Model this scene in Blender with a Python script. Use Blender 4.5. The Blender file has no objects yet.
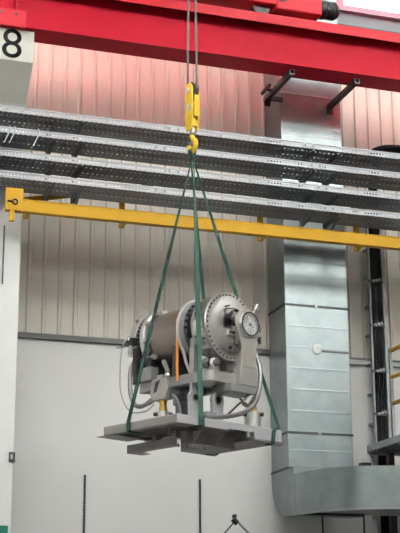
import bpy, bmesh, math, random
from mathutils import Vector, Matrix
random.seed(7)
R = math.radians
scene = bpy.context.scene
col = scene.collection

# ------------------------------------------------------------------ camera
# world frame: X along the back wall, Y towards the back wall (wall face at Y = 24 m), Z up, floor Z = 0
PITCH, ROLL, YAW, FPX = .288161503, -.00433434, .3199915, 1341.03
CAM = Vector((0, 0, 1.6))
fw = Vector((math.sin(YAW)*math.cos(PITCH), math.cos(YAW)*math.cos(PITCH), math.sin(PITCH)))
rt = fw.cross(Vector((0, 0, 1))).normalized(); up = rt.cross(fw)
r2 = math.cos(ROLL)*rt + math.sin(ROLL)*up
u2 = -math.sin(ROLL)*rt + math.cos(ROLL)*up
cd = bpy.data.cameras.new('camera'); cam = bpy.data.objects.new('camera', cd); col.objects.link(cam)
m3 = Matrix((r2, u2, -fw)).transposed()
cam.matrix_world = Matrix.Translation(CAM) @ m3.to_4x4()
cd.sensor_fit = 'HORIZONTAL'; cd.sensor_width = 36; cd.lens = FPX*36/400
cd.clip_end = 500
scene.camera = cam

# ------------------------------------------------------------------ world, sun, exposure
w = bpy.data.worlds.new('world'); scene.world = w; w.use_nodes = True
bg = w.node_tree.nodes['Background']
bg.inputs[0].default_value = (1.0, .985, .965, 1); bg.inputs[1].default_value = 4.0
sd = bpy.data.lights.new('sun', 'SUN'); sd.energy = 900.0; sd.angle = R(1.5); sd.color = (1, .97, .92)
sun = bpy.data.objects.new('sun', sd); col.objects.link(sun)
sun.rotation_euler = Vector((-.12, -1, -1.5)).to_track_quat('-Z', 'Y').to_euler()
sun.location = (8, 30, 25)
vs = scene.view_settings
vs.view_transform = 'Standard'; vs.look = 'None'; vs.exposure = 0.08; vs.gamma = 1; vs.use_curve_mapping = False

# ------------------------------------------------------------------ materials
M = {}
def mat(name, c, rough=.6, metal=0., c2=None, scale=4., amount=.5, bump=0., bscale=40., spec=.5, detail=5., stretch=None, coat=0.):
    m = bpy.data.materials.new(name); m.use_nodes = True
    nt = m.node_tree; b = nt.nodes['Principled BSDF']
    b.inputs['Roughness'].default_value = rough; b.inputs['Metallic'].default_value = metal
    b.inputs['Specular IOR Level'].default_value = spec
    b.inputs['Coat Weight'].default_value = coat
    tc = nt.nodes.new('ShaderNodeTexCoord'); mp = nt.nodes.new('ShaderNodeMapping')
    nt.links.new(tc.outputs['Object'], mp.inputs[0])
    if stretch: mp.inputs['Scale'].default_value = stretch
    n = nt.nodes.new('ShaderNodeTexNoise'); n.inputs['Scale'].default_value = scale; n.inputs['Detail'].default_value = detail
    nt.links.new(mp.outputs[0], n.inputs['Vector'])
    rp = nt.nodes.new('ShaderNodeValToRGB')
    k = .5*amount
    rp.color_ramp.elements[0].position = .5-.25; rp.color_ramp.elements[1].position = .5+.25
    c2 = c2 or tuple(x*(1-k) for x in c)
    rp.color_ramp.elements[0].color = (*c2, 1); rp.color_ramp.elements[1].color = (*c, 1)
    nt.links.new(n.outputs['Fac'], rp.inputs[0]); nt.links.new(rp.outputs[0], b.inputs['Base Color'])
    if bump:
        n2 = nt.nodes.new('ShaderNodeTexNoise'); n2.inputs['Scale'].default_value = bscale; n2.inputs['Detail'].default_value = 3
        nt.links.new(mp.outputs[0], n2.inputs['Vector'])
        bp = nt.nodes.new('ShaderNodeBump'); bp.inputs['Strength'].default_value = bump; bp.inputs['Distance'].default_value = .02
        nt.links.new(n2.outputs['Fac'], bp.inputs['Height']); nt.links.new(bp.outputs[0], b.inputs['Normal'])
    M[name] = m; return m

mat('plaster', (.74, .735, .715), .85, c2=(.69, .685, .67), scale=.7, bump=.05)
mat('concrete_paint', (.84, .84, .82), .75, c2=(.80, .80, .78), scale=1.1, bump=.05)
mat('corbel_paint', (.74, .74, .66), .75, c2=(.68, .68, .61), scale=1.5)
mat('cladding', (.68, .65, .575), .6, c2=(.62, .59, .525), scale=.6, stretch=(1, 1, .25))
mat('trim_grey', (.09, .09, .09), .6)
mat('trim_light', (.42, .43, .42), .5)
mat('floor', (.15, .15, .145), .5, c2=(.12, .12, .118), scale=.4)
mat('reflected_dark', (.10, .10, .105), .7)
mat('lug_grey', (.50, .52, .52), .45, .2)
mat('roof', (.45, .45, .45), .8)
mat('red', (.34, .001, .014), .55, c2=(.30, .001, .012), scale=1.3, spec=.12)
mat('red_bright', (.44, .005, .018), .5, c2=(.39, .004, .015), scale=2, spec=.25)
mat('black', (.012, .012, .013), .45)
mat('dark_steel', (.06, .06, .062), .45, .4)
mat('black_cable', (.006, .006, .007), .85, spec=.15)
mat('steel_rope', (.13, .125, .12), .5, .5)
mat('galv', (.31, .35, .355), .32, .75, c2=(.20, .235, .24), scale=2.2, bump=.02, bscale=6)
mat('galv_dull', (.36, .37, .375), .5, .5, c2=(.27, .28, .285), scale=3)
mat('tray_lip', (.44, .45, .47), .5, .3, c2=(.37, .38, .40), scale=5)
mat('bracket', (.20, .215, .23), .5, .4)
mat('yellow', (.47, .255, .004), .55, c2=(.41, .22, .004), scale=3, spec=.25)
mat('hook_yellow', (.78, .52, .015), .4, c2=(.68, .42, .01), scale=9)
mat('sling_green', (.018, .066, .049), .9, c2=(.012, .05, .036), scale=30)
mat('sling_light', (.05, .12, .092), .9, c2=(.035, .09, .068), scale=30)
mat('orange', (.95, .30, .025), .7)
mat('vessel', (.31, .27, .245), .33, .75, c2=(.25, .215, .195), scale=3)
mat('polished', (.64, .625, .61), .13, 1., c2=(.50, .485, .47), scale=5)
mat('steel', (.55, .54, .52), .33, .9, c2=(.45, .44, .42), scale=6)
mat('steel_matt', (.46, .44, .42), .5, .55, c2=(.38, .36, .35), scale=6)
mat('frame_grey', (.36, .335, .325), .6, .15, c2=(.30, .28, .27), scale=3)
mat('frame_light', (.52, .51, .52), .6, .1, c2=(.46, .45, .46), scale=3)
mat('rail_grey', (.30, .30, .30), .5, .2, c2=(.25, .25, .25), scale=5)
mat('brass', (.62, .40, .10), .35, .85, c2=(.45, .27, .06), scale=14)
mat('white_tube', (.70, .69, .67), .4)
mat('valve_plate', (.56, .53, .49), .38, .6, c2=(.48, .45, .42), scale=5)
mat('bright_steel', (.74, .73, .71), .3, .8, c2=(.64, .63, .61), scale=8)
mat('white_paint', (.80, .80, .78), .5)
mat('sign_green', (.0, .17, .12), .4)
mat('window_frame_redlit', (.50, .07, .09), .5)  # red bounce light from the beam painted into the frame colour
mat('mark_black', (.006, .006, .006), .9, spec=.05)
mat('decal_white', (.75, .73, .65), .5)
mat('grey_girder', (.17, .20, .22), .55, c2=(.13, .155, .175), scale=2, bump=.03)
mat('chrome_hose', (.34, .33, .32), .35, .85, c2=(.25, .245, .235), scale=20)

def turned(name, c, rough):
    m = mat(name, c, rough, 1., scale=5, amount=.2); b = m.node_tree.nodes['Principled BSDF']
    b.inputs['Anisotropic'].default_value = .75
    t = m.node_tree.nodes.new('ShaderNodeTangent'); t.direction_type = 'RADIAL'; t.axis = 'X'
    m.node_tree.links.new(t.outputs[0], b.inputs['Tangent'])
turned('turned_steel', (.62, .60, .58), .28)
def glass():
    m = bpy.data.materials.new('pane'); m.use_nodes = True; nt = m.node_tree; nt.nodes.clear()
    o = nt.nodes.new('ShaderNodeOutputMaterial'); t = nt.nodes.new('ShaderNodeBsdfTransparent'); g = nt.nodes.new('ShaderNodeBsdfGlossy')
    t.inputs[0].default_value = (.93, .95, .95, 1); g.inputs['Roughness'].default_value = .05
    x = nt.nodes.new('ShaderNodeMixShader'); x.inputs[0].default_value = .06
    nt.links.new(t.outputs[0], x.inputs[1]); nt.links.new(g.outputs[0], x.inputs[2]); nt.links.new(x.outputs[0], o.inputs[0])
    M['pane'] = m
glass()

def perforated(name, base_c, axis_v, pitch_u, pitch_v, hole_u, hole_v, rough=.5, metal=.4, ph=0.):
    """sheet steel with rows of punched slots (real see-through holes); axis_v = 'Y' for a tray base, 'Z' for a lip"""
    m = bpy.data.materials.new(name); m.use_nodes = True; nt = m.node_tree; b = nt.nodes['Principled BSDF']
    b.inputs['Base Color'].default_value = (*base_c, 1); b.inputs['Roughness'].default_value = rough; b.inputs['Metallic'].default_value = metal
    tc = nt.nodes.new('ShaderNodeTexCoord'); sp = nt.nodes.new('ShaderNodeSeparateXYZ'); nt.links.new(tc.outputs['Object'], sp.inputs[0])
    def mth(op, a, bb):
        n = nt.nodes.new('ShaderNodeMath'); n.operation = op
        for i, v in enumerate((a, bb)):
            if isinstance(v, (int, float)): n.inputs[i].default_value = v
            else: nt.links.new(v, n.inputs[i])
        return n.outputs[0]
    def cell(out, pitch, hole, ph=0.):
        fr = mth('FRACT', mth('DIVIDE', mth('ADD', out, 100*pitch-ph), pitch), 0)
        return mth('LESS_THAN', fr, hole)
    h = mth('MULTIPLY', cell(sp.outputs['X'], pitch_u, hole_u), cell(sp.outputs[axis_v], pitch_v, hole_v, ph))
    t = nt.nodes.new('ShaderNodeBsdfTransparent'); x = nt.nodes.new('ShaderNodeMixShader')
    nt.links.new(h, x.inputs[0]); nt.links.new(b.outputs[0], x.inputs[1]); nt.links.new(t.outputs[0], x.inputs[2])
    nt.links.new(x.outputs[0], nt.nodes['Material Output'].inputs[0])
    M[name] = m
perforated('tray_base', (.25, .255, .265), 'Y', .09, .14, .40, .36)
perforated('tray_lip_slots', (.44, .45, .47), 'Z', .06, .105, .5, .26, .5, .3, .03)

# ------------------------------------------------------------------ mesh helpers
class MB:
    def __init__(s): s.v = []; s.f = []; s.smooth = False
    def add(s, vs, fs):
        o = len(s.v); s.v += [tuple(v) for v in vs]; s.f += [tuple(i+o for i in f) for f in fs]; return s
    def box(s, x0, x1, y0, y1, z0, z1, mtx=None):
        vs = [Vector((x, y, z)) for z in (z0, z1) for y in (y0, y1) for x in (x0, x1)]
        if mtx is not None: vs = [mtx @ v for v in vs]
        return s.add(vs, [(0,2,3,1), (4,5,7,6), (0,1,5,4), (2,6,7,3), (0,4,6,2), (1,3,7,5)])
    def prism(s, poly, axis, a, b, mtx=None):
        """polygon of 2D points extruded along an axis; axis X: (y,z), Y: (x,z), Z: (x,y)"""
        n = len(poly)
        mk = {'X': lambda p, t: (t, p[0], p[1]), 'Y': lambda p, t: (p[0], t, p[1]), 'Z': lambda p, t: (p[0], p[1], t)}[axis]
        vs = [Vector(mk(p, a)) for p in poly] + [Vector(mk(p, b)) for p in poly]
        if mtx is not None: vs = [mtx @ v for v in vs]
        fs = [tuple(range(n)), tuple(range(2*n-1, n-1, -1))] + [(i, i+n, (i+1) % n+n, (i+1) % n) for i in range(n)]
        return s.add(vs, fs)
    def lathe(s, prof, origin, axis, n=32, closed=False, smooth=True):
        """profile [(t along axis, radius)] turned about axis"""
        s.smooth |= smooth
        a = Vector(axis).normalized(); o = Vector(origin)
        p = a.cross(Vector((0, 0, 1)) if abs(a.z) < .9 else Vector((1, 0, 0))).normalized(); q = a.cross(p)
        vs = []; fs = []
        for t, r in prof:
            for k in range(n):
                an = 2*math.pi*k/n; vs.append(o+a*t+(p*math.cos(an)+q*math.sin(an))*max(r, 1e-4))
        m = len(prof)
        for j in range(m if closed else m-1):
            j2 = (j+1) % m
            for k in range(n):
                k2 = (k+1) % n; fs.append((j*n+k, j*n+k2, j2*n+k2, j2*n+k))
        if not closed:
            fs.append(tuple(range(n-1, -1, -1))); fs.append(tuple((m-1)*n+k for k in range(n)))
        return s.add(vs, fs)
    def cyl(s, a, b, r, n=16, r2_=None):
        a = Vector(a); b = Vector(b)
        return s.lathe([(0, r), ((b-a).length, r if r2_ is None else r2_)], a, b-a, n)
    def tube(s, pts, r, n=8, ripple=0., closed=False):
        s.smooth = True
        pts = [Vector(p) for p in pts]; m = len(pts); vs = []; fs = []
        prev = None
        for i, p in enumerate(pts):
            t = (pts[(i+1) % m if closed else min(i+1, m-1)]-pts[(i-1) % m if closed else max(i-1, 0)]).normalized()
            if prev is None: q = t.cross(Vector((0, 0, 1)) if abs(t.z) < .9 else Vector((1, 0, 0))).normalized()
            else: q = (prev-t*prev.dot(t)).normalized()
            prev = q; h = t.cross(q); rr = r*(1+ripple*(1 if i % 2 else -1))
            for k in range(n):
                an = 2*math.pi*k/n; vs.append(p+(q*math.cos(an)+h*math.sin(an))*rr)
        for i in range(m if closed else m-1):
            i2 = (i+1) % m
            for k in range(n):
                k2 = (k+1) % n; fs.append((i*n+k, i*n+k2, i2*n+k2, i2*n+k))
        if not closed:
            fs.append(tuple(range(n-1, -1, -1))); fs.append(tuple((m-1)*n+k for k in range(n)))
        return s.add(vs, fs)
    def bar(s, a, b, wd, ht, upv=(0, 0, 1)):
        """rectangular bar from a to b"""
        a = Vector(a); b = Vector(b); t = (b-a).normalized(); q = t.cross(Vector(upv)).normalized(); h = q.cross(t)
        vs = [p+q*sx*wd/2+h*sz*ht/2 for p in (a, b) for sx, sz in ((-1,-1), (1,-1), (1,1), (-1,1))]
        return s.add(vs, [(0,1,2,3), (7,6,5,4), (0,4,5,1), (1,5,6,2), (2,6,7,3), (3,7,4,0)])
    def ribbon(s, pts, wd_dirs, wd, th, w0=None):
        """flat strap through pts; wd_dirs = width direction at each point"""
        pts = [Vector(p) for p in pts]; m = len(pts); vs = []; fs = []
        for i, p in enumerate(pts):
            t = (pts[min(i+1, m-1)]-pts[max(i-1, 0)]).normalized(); wv = Vector(wd_dirs[i]); wv = (wv-t*wv.dot(t)).normalized(); nv = t.cross(wv)
            ww = wd if w0 is None else w0+(wd-w0)*min(1, i/4)
            for sx, sz in ((-1,-1), (1,-1), (1,1), (-1,1)): vs.append(p+wv*sx*ww/2+nv*sz*th/2)
        for i in range(m-1):
            for k in range(4):
                k2 = (k+1) % 4; fs.append((i*4+k, i*4+k2, i*4+4+k2, i*4+4+k))
        fs.append((3,2,1,0)); fs.append(tuple((m-1)*4+k for k in range(4)))
        return s.add(vs, fs)
    def build(s, name, material, parent=None, bevel=0., **props):
        me = bpy.data.meshes.new(name); me.from_pydata(s.v, [], s.f); me.update()
        bm = bmesh.new(); bm.from_mesh(me); bmesh.ops.recalc_face_normals(bm, faces=bm.faces); bm.to_mesh(me); bm.free()
        me.materials.append(M[material])
        if s.smooth:
            me.polygons.foreach_set('use_smooth', [True]*len(me.polygons)); me.set_sharp_from_angle(angle=R(35))
        o = bpy.data.objects.new(name, me); col.objects.link(o)
        if parent: o.parent = parent
        if bevel:
            b = o.modifiers.new('bevel', 'BEVEL'); b.width = bevel; b.segments = 2; b.limit_method = 'ANGLE'
        for k, v in props.items(): o[k] = v
        return o

def thing(name, label, cat, loc=(0, 0, 0), rz=0., group=None):
    o = bpy.data.objects.new(name, None); col.objects.link(o); o.location = loc; o.rotation_euler = (0, 0, rz)
    o.empty_display_size = .2; o['label'] = label; o['category'] = cat
    if group: o['group'] = group
    return o
def tag(o, label, cat, group=None):
    o['label'] = label; o['category'] = cat
    if group: o['group'] = group
    return o
def struct(o): o['kind'] = 'structure'; return o
def copy_part(o, parent, loc=None, rot=None):
    c = o.copy(); col.objects.link(c); c.parent = parent
    if loc is not None: c.location = loc
    if rot is not None: c.rotation_euler = rot
    return c
def smooth_path(pts, n=8):
    """Catmull-Rom through control points"""
    P = [Vector(p) for p in pts]; P = [P[0]*2-P[1]] + P + [P[-1]*2-P[-2]]; out = []
    for i in range(1, len(P)-2):
        for k in range(n):
            t = k/n; a, b, c, d = P[i-1], P[i], P[i+1], P[i+2]
            out.append(.5*((2*b)+(c-a)*t+(2*a-5*b+4*c-d)*t*t+(3*b-a-3*c+d)*t**3))
    out.append(P[-2]); return out

# ================================================================== the hall
WY = 24.0                                   # inner face of the back wall
XL, XR = -16.0, 30.0
struct(MB().box(-16, 30, -20, WY, -.2, 0).build('floor', 'floor'))
# unseen roof, saw-tooth shape invented to admit sky light and block the sun: sloping slabs with tall glazing between them that faces away from the sun
ceil = MB()
for k in range(7):
    ya, yb = WY+.6-6.4*(k+1), WY+.6-6.4*k
    ceil.prism([(yb, 17.6), (yb, 17.9), (ya, 21.9), (ya, 21.6)], 'X', -16, 30)
ceil = struct(ceil.build('ceiling', 'roof'))
for k in range(1, 7):
    yb = WY+.6-6.4*k
    for q in range(12): MB().box(-16+q*46/12-.04, -16+q*46/12+.04, yb-.06, yb+.02, 17.6, 21.6).build('skylight_bar', 'roof', ceil)
    MB().box(-16, 30, yb-.03, yb-.02, 17.6, 21.6).build('skylight_pane', 'pane', ceil)
struct(MB().box(-16.3, -16, -20, WY+.6, 0, 22).build('wall_left', 'plaster'))
wr = struct(MB().box(30, 30.3, -20, WY+.6, 0, 22).build('wall_right', 'plaster'))
MB().box(29.9, 30, -20, WY, 0, 12.6).build('unseen_dark_panel', 'reflected_dark', wr)  # unseen dark panel, added for the vessel's front cover to reflect
struct(MB().box(-16, 30, -20.3, -20, 0, 18).build('wall_front', 'plaster'))

wall = MB()
wall.box(XL, XR, WY, WY+.4, 0, 7.40)        # white plastered lower wall
wall.box(XL, XR, WY+.12, WY+.4, 7.40, 15.20)   # wall behind the cladding
wall.box(XL, 0, WY, WY+.4, 15.20, 18.2)
wall.box(19, XR, WY, WY+.4, 15.20, 18.2)
wall.box(0, 19, WY, WY+.4, 16.4, 18.2)
wall_back = struct(wall.build('wall_back', 'plaster'))
# ribbed metal cladding, one sheet per 0.30 m pitch (pan, then a narrow folded rib)
PX = .3005
clad_mb = MB()
pr = [(0, 0), (.205, 0), (.222, -.045), (.262, -.045), (.279, 0), (PX-.003, 0)]
th = .012
poly = [(x, y) for x, y in pr] + [(x, y+th) for x, y in reversed(pr)]
n_ = len(pr)
vs_ = [(x, y, z) for z in (0, 7.75) for x, y in poly]; k_ = len(poly)
fs_ = [(i, i+1, i+1+k_, i+k_) for i in range(k_-1)] + [(k_-1, 0, k_, 2*k_-1)]
fs_ += [(i, i+1, k_-2-i, k_-1-i) for i in range(n_-1)] + [(i+k_, k_-1-i+k_, k_-2-i+k_, i+1+k_) for i in range(n_-1)]
clad_mb.add(vs_, fs_)
c0 = clad_mb.build('cladding_panel', 'cladding', wall_back)
X0 = 4.575-.24
c0.location = (X0-14*PX, WY+.10, 7.46)
for i in range(1, 60): copy_part(c0, wall_back, (X0+(i-14)*PX, WY+.10, 7.46))
# dark drip trim at the foot of the cladding and the light conduit rail that carries on to the right of the duct
t1 = struct(MB().box(XL, 2.95, WY-.07, WY+.05, 7.40, 7.50).box(4.10, 10.9, WY-.07, WY+.05, 7.40, 7.50).build('trim_1', 'trim_grey'))
t2 = struct(MB().box(10.9, XR, WY-.10, WY+.05, 7.33, 7.44).build('trim_2', 'trim_light'))
MB().box(10.9, XR, WY-.115, WY-.10, 7.415, 7.455).build('lower_lip', 'trim_grey', t2)

# clerestory window band above the runway beam
WZ0, WZ1, WX0, WX1 = 15.20, 16.4, 0.0, 19.0
win = struct(MB().box(WX0, WX1, WY+.02, WY+.14, WZ0, WZ0+.13).box(WX0, WX1, WY+.02, WY+.14, WZ1-.1, WZ1).build('window_1', 'window_frame_redlit'))
xs = [WX0+.03] + [11.20+1.72*k for k in range(-6, 5)] + [WX1-.03]
xs = sorted(x for x in xs if WX0 <= x <= WX1)
for x in xs: MB().box(x-.08, x+.08, WY+.03, WY+.13, WZ0+.1, WZ1-.1).build('mullion', 'window_frame_redlit', win)
for a, b in zip(xs[:-1], xs[1:]): MB().box(a+.055, b-.055, WY+.075, WY+.085, WZ0+.1, WZ1-.1).build('pane', 'pane', win)

# ------------------------------------------------------------------ grey steel girder under the window
g = thing('wall_girder', 'blue-grey steel girder on the wall below the clerestory window', 'girder', (11, WY-.3, 14.62))
MB().box(-9, -1.63, -.02, .02, 0, .33).box(-.315, 9, -.02, .02, 0, .33).build('web', 'grey_girder', g)
MB().box(-9, -1.63, -.12, .30, -.03, 0).box(-.315, 9, -.12, .30, -.03, 0).build('bottom_flange', 'dark_steel', g)
MB().box(-9, -1.63, -.12, .30, .33, .355).box(-.315, 9, -.12, .30, .33, .355).build('top_flange', 'grey_girder', g)

# ------------------------------------------------------------------ concrete column with the number 8
CX1, CY = 4.10, 22.40
c = thing('concrete_column', 'white painted concrete column with corbel numbered 8 under the red beam', 'column', (3.6, CY, 0))
MB().box(2.95-3.6, CX1-3.6, 0, WY-CY, 0, 12.45).build('shaft', 'concrete_paint', c, bevel=.015)
cb = MB(); cb.prism([(0, 11.02), (-.20, 11.28), (-.81, 11.83), (-.81, 12.44), (.3, 12.44), (.3, 11.02)], 'X', 2.95-3.6, CX1-.04-3.6)
cb.build('corbel', 'corbel_paint', c, bevel=.01)
tx = bpy.data.curves.new('digit', 'FONT'); tx.body = '8'; tx.size = .80; tx.align_x = 'CENTER'; tx.align_y = 'CENTER'; tx.extrude = .002
to = bpy.data.objects.new('digit_tmp', tx); col.objects.link(to)
dg = bpy.context.evaluated_depsgraph_get(); me = bpy.data.meshes.new_from_object(to.evaluated_get(dg)); bpy.data.objects.remove(to)
me.materials.clear(); me.materials.append(M['mark_black']); me.name = 'painted_number'
nm = bpy.data.objects.new('painted_number', me); col.objects.link(nm); nm.parent = c; nm['label'] = 'black painted numeral 8'
nm.rotation_euler = (R(90), 0, 0); nm.location = (3.665-3.6, -.813, 12.12)

# bits fixed to the column
o = MB().cyl((3.79, CY-.03, 7.95), (3.79, CY-.03, 9.02), .012, 8).build('hanging_rod', 'dark_steel')
tag(o, 'thin dark rod hanging from the yellow rail down the white column', 'rod')
sw = thing('wall_switch', 'small grey switch box on the edge of the white column', 'switch', (4.095, CY, 4.95))
MB().box(-.075, .025, -.05, .0, -.08, .08).build('housing', 'dark_steel', sw, bevel=.006)
MB().box(-.055, -.015, -.062, -.05, -.04, .04).build('button', 'trim_light', sw)
sg = thing('exit_sign', 'green emergency exit sign at the foot of the white column', 'sign', (3.9, CY, 3.45))
MB().box(-.26, .145, -.03, .0, 0, .36).build('plate', 'sign_green', sg)
pm = MB(); pm.box(-.10, -.04, -.035, -.03, .16, .31).box(-.06, .04, -.035, -.03, .10, .16).box(-.20, -.15, -.035, -.03, .06, .31)
pm.build('pictogram', 'white_paint', sg)

# ------------------------------------------------------------------ red crane runway beam
BX0, BX1 = -2.0, 20.0
DX0S = 9.375
b = thing('runway_beam', 'long red steel crane runway beam carried on the numbered corbel', 'beam', (9, 21.77, 12.46))
x0, x1 = BX0-9, BX1-9
MB().box(x0, x1, -.27, .28, 0, .035).build('bottom_flange', 'red', b)
MB().box(x0, x1, -.018, .018, .035, .96).build('web', 'red', b)
cap = MB(); cap.box(x0, x1, -.27, .28, .96, .99); cap.box(x0, x1, -.27, -.245, .80, .96); cap.box(x0, x1, .255, .28, .80, .96)
cap.build('cap_channel', 'red_bright', b)
MB().box(x0, x1, -.035, .035, .99, 1.07).build('crane_rail', 'dark_steel', b)
for X in (3.72, 6.9+.0, 13.5):
    if X == 6.9: continue
    for s in (-1, 1): MB().box(X-9-.012, X-9+.012, min(s*.018, s*.25), max(s*.018, s*.25), .035, .96).build('stiffener', 'red_bright', b)
bk = MB().box(2.95-9, 3.88-9, -.30, -.27, 0, .30).box(2.95-9, 3.88-9, -.30, .20, -.02, 0).build('bearing_plate', 'red_bright', b)
for X in (3.05, 3.42, 3.70): MB().lathe([(0, .025), (.02, .025)], (X-9, -.30, .22), (0, -1, 0), 8).build('bolt', 'dark_steel', bk)

# square tubes under the beam that hold the duct
for k, (X, Y1, lb) in enumerate(((9.055, 23.0, 'dark square tube under the red beam with a short bar beside it'), (10.41, 22.97, 'dark square tube under the red beam by the right edge of the duct'))):
    t = thing('duct_support_tube', lb, 'bracket', (X, 22.9, 12.41), 0, 'square tubes under the red beam')
    y0, y1 = 21.70-22.9, Y1+.11-22.9
    tb = MB(); e = .045
    tb.box(-e, e, y0, y1, -.05, -.038).box(-e, e, y0, y1, .038, .05).box(-e, -.033, y0, y1, -.038, .038).box(.033, e, y0, y1, -.038, .038)
    tb.build('tube', 'dark_steel', t)
    ec = MB(); ec.box(-.052, .052, y0-.012, y0, -.057, -.036).box(-.052, .052, y0-.012, y0, .036, .05).box(-.052, -.032, y0-.012, y0, -.036, .036).box(.032, .052, y0-.012, y0, -.036, .036); ec.build('end_collar', 'galv_dull', t)
    MB().box(-.06, .06, .10, .14, -.16, -.05).build('clamp', 'dark_steel', t)
    if k == 0:
        MB().bar((-.16, -.45, .03), (-.16, .0, .03), .05, .05).build('side_bar', 'dark_steel', t); MB().box(-.18, -.045, -.25, -.21, .0, .05).build('link', 'dark_steel', t)
        MB().box(.045, DX0S-9.055, .06, .12, -.04, .04).build('duct_bracket', 'dark_steel', t)

# ------------------------------------------------------------------ overhead crane (end carriage in view, bridge and hoist above the frame)
cr = thing('overhead_crane', 'red crane end carriage with black motor riding on the runway beam', 'crane', (7.6, 21.77, 13.53))
MB().box(-2.2, 1.55, -.22, .22, .17, .75).build('end_carriage', 'red_bright', cr, bevel=.02)
MB().box(1.10, 2.05, -.24, .20, .08, .62).build('gearbox', 'red_bright', cr, bevel=.03)
for X in (-1.6, .85):
    wh = MB().lathe([(-.09, .17), (-.05, .17), (-.05, .14), (.05, .14), (.05, .17), (.09, .17)], (X, 0, .14), (0, 1, 0), 24).build('wheel', 'dark_steel', cr)
MB().lathe([(0, .12), (.02, .12), (.02, .09), (.03, .0)], (1.22, -.24, .36), (0, -1, 0), 24).build('hub_cap', 'black', cr)
MB().lathe([(0, .05), (.015, .04)], (1.22, -.262, .36), (0, -1, 0), 12).build('hub_bolt', 'red_bright', cr)
mo = MB().lathe([(0, .16), (.05, .19), (.12, .19), (.14, .17), (.34, .17), (.40, .13), (.44, .0)], (2.05, -.05, .30), (1, 0, 0), 24).build('motor', 'black', cr)
for k in range(5): MB().lathe([(0, .182), (.012, .182)], (2.22+k*.035, -.05, .30), (1, 0, 0), 24).build('cooling_fin', 'black', mo)
br = MB()
for X in (-1.95, -.45): br.box(X-.2, X+.2, -24, .2, .75, 1.85)
br.build('bridge_girder', 'red', cr)
HX, HY = None, None
# ------------------------------------------------------------------ the lifted load: axes and hook position
AZ = R(26)
NEAR = Vector((5.598, 17.957, 5.011))        # near top corner of the platform
ex = Vector((math.sin(AZ), -math.cos(AZ), 0)); ey = Vector((math.cos(AZ), math.sin(AZ), 0))
RZ = math.atan2(ex.y, ex.x)
def LW(u, v, w_): return NEAR+ex*u+ey*v+Vector((0, 0, w_))
HOOK = LW(-.80, 1.09, 0)                     # plumb line of the hook
HZ = NEAR.z+4.50                             # bottom of the hook bowl
tr = MB(); tr.box(HOOK.x-7.6-.6, HOOK.x-7.6+.9, HOOK.y-21.77-.5, HOOK.y-21.77+.5, 1.85, 2.05)
tr.build('trolley', 'red', cr)
MB().lathe([(-.6, .25), (.6, .25)], (HOOK.x+.265-7.6, HOOK.y-21.77, 1.62), (0, 1, 0), 32).build('rope_drum', 'dark_steel', cr)

# ------------------------------------------------------------------ cable trays
TZ = [10.93, 10.54, 10.11, 9.72]
TX0, TX1, TY0, TY1 = -1.0, 16.0, 21.55, 22.25
tl = ['topmost grey perforated cable tray, just under the red beam', 'second cable tray down, with wire hooks hung on its lip', 'third cable tray down, above the lowest tray', 'lowest cable tray, just above the yellow rail']
for i, z in enumerate(TZ):
    t = thing('cable_tray', tl[i], 'cable tray', (7.5, TY0, z-.10), 0, 'stacked cable trays')
    xa, xb = TX0-7.5, TX1-7.5
    MB().box(xa, xb, .004, TY1-TY0-.004, 0, .006).build('tray_bottom', 'tray_base', t)
    lip = MB().box(xa, xb, 0, .004, 0, .085).build('front_lip', 'tray_lip_slots', t)
    MB().box(xa, xb, -.012, 0, .082, .105).build('rolled_edge', 'tray_lip', lip)
    MB().box(xa, xb, -.006, 0, -.006, .016).build('bottom_edge', 'tray_lip', lip)
    MB().box(xa, xb, TY1-TY0-.004, TY1-TY0, 0, .09).build('back_lip', 'bracket', t)
    for X in (3.1, 6.65-.25*(i % 2), 9.3+.12*i, 12.6):
        j = MB().box(X-7.5-.13, X-7.5+.13, -.010, 0, .02, .078).build('joint_plate', 'tray_lip', t)
        for dx in (-.08, .08): MB().lathe([(0, .014), (.012, .012)], (X-7.5+dx, -.010, .05), (0, -1, 0), 8).build('bolt', 'dark_steel', j)
    # a run of cables lying in the tray
    cb = MB()
    for q in range(3): cb.tube([(xa+s*(xb-xa)/20, .30+.06*q+.015*math.sin(s*1.7+q+i), .03) for s in range(21)], .022, 6)
    cb.build('cable_bundle', 'black_cable' if i != 2 else 'galv_dull', t)
# cantilever stands carrying the trays
for k, (X, lb) in enumerate(((2.2, ''), (4.50, 'grey cantilever stand carrying the cable trays above the ribbed wall beside the column'), (9.42, 'grey cantilever stand carrying the cable trays in front of the sheet-metal duct'))):
    if not lb: continue
    s_ = thing('tray_stand', lb, 'stand', (X, 22.29, 9.28), 0, 'cable tray stands')
    for dx in (0, .48):
        MB().box(dx-.03, dx+.03, -.035, .035, 0, 1.62).build('upright', 'bracket', s_)
        for z in TZ:
            zz = z-.10-9.28
            a_ = MB(); a_.prism([(.03, zz-.11), (.03, zz-.002), (-.70, zz-.002), (-.70, zz-.03)], 'X', dx-.022, dx+.022); a_.build('arm', 'bracket', s_)
    MB().bar((.48, -.66, .30), (.48, .0, .02), .04, .05).build('brace', 'bracket', s_)
# wire hooks on the second lip
for X, lb in ((3.67, 'bent wire hook on the second cable tray, next to another hook at the column'), (3.76, 'twin wire hook on the second cable tray over the column edge'), (4.18, 'single wire hook on the second cable tray just past the column')):
    z = TZ[1]
    tag(MB().tube(smooth_path([(X, 21.571, z-.05), (X, 21.572, z-.01), (X, 21.562, z+.014), (X, 21.545, z+.021), (X, 21.527, z+.012), (X, 21.520, z-.02), (X-.005, 21.519, z-.10), (X-.045, 21.519, z-.20), (X-.085, 21.521, z-.31)], 5), .012, 6).build('wire_hook', 'tray_lip'), lb, 'hook', 'wire hooks on the tray')

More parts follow.
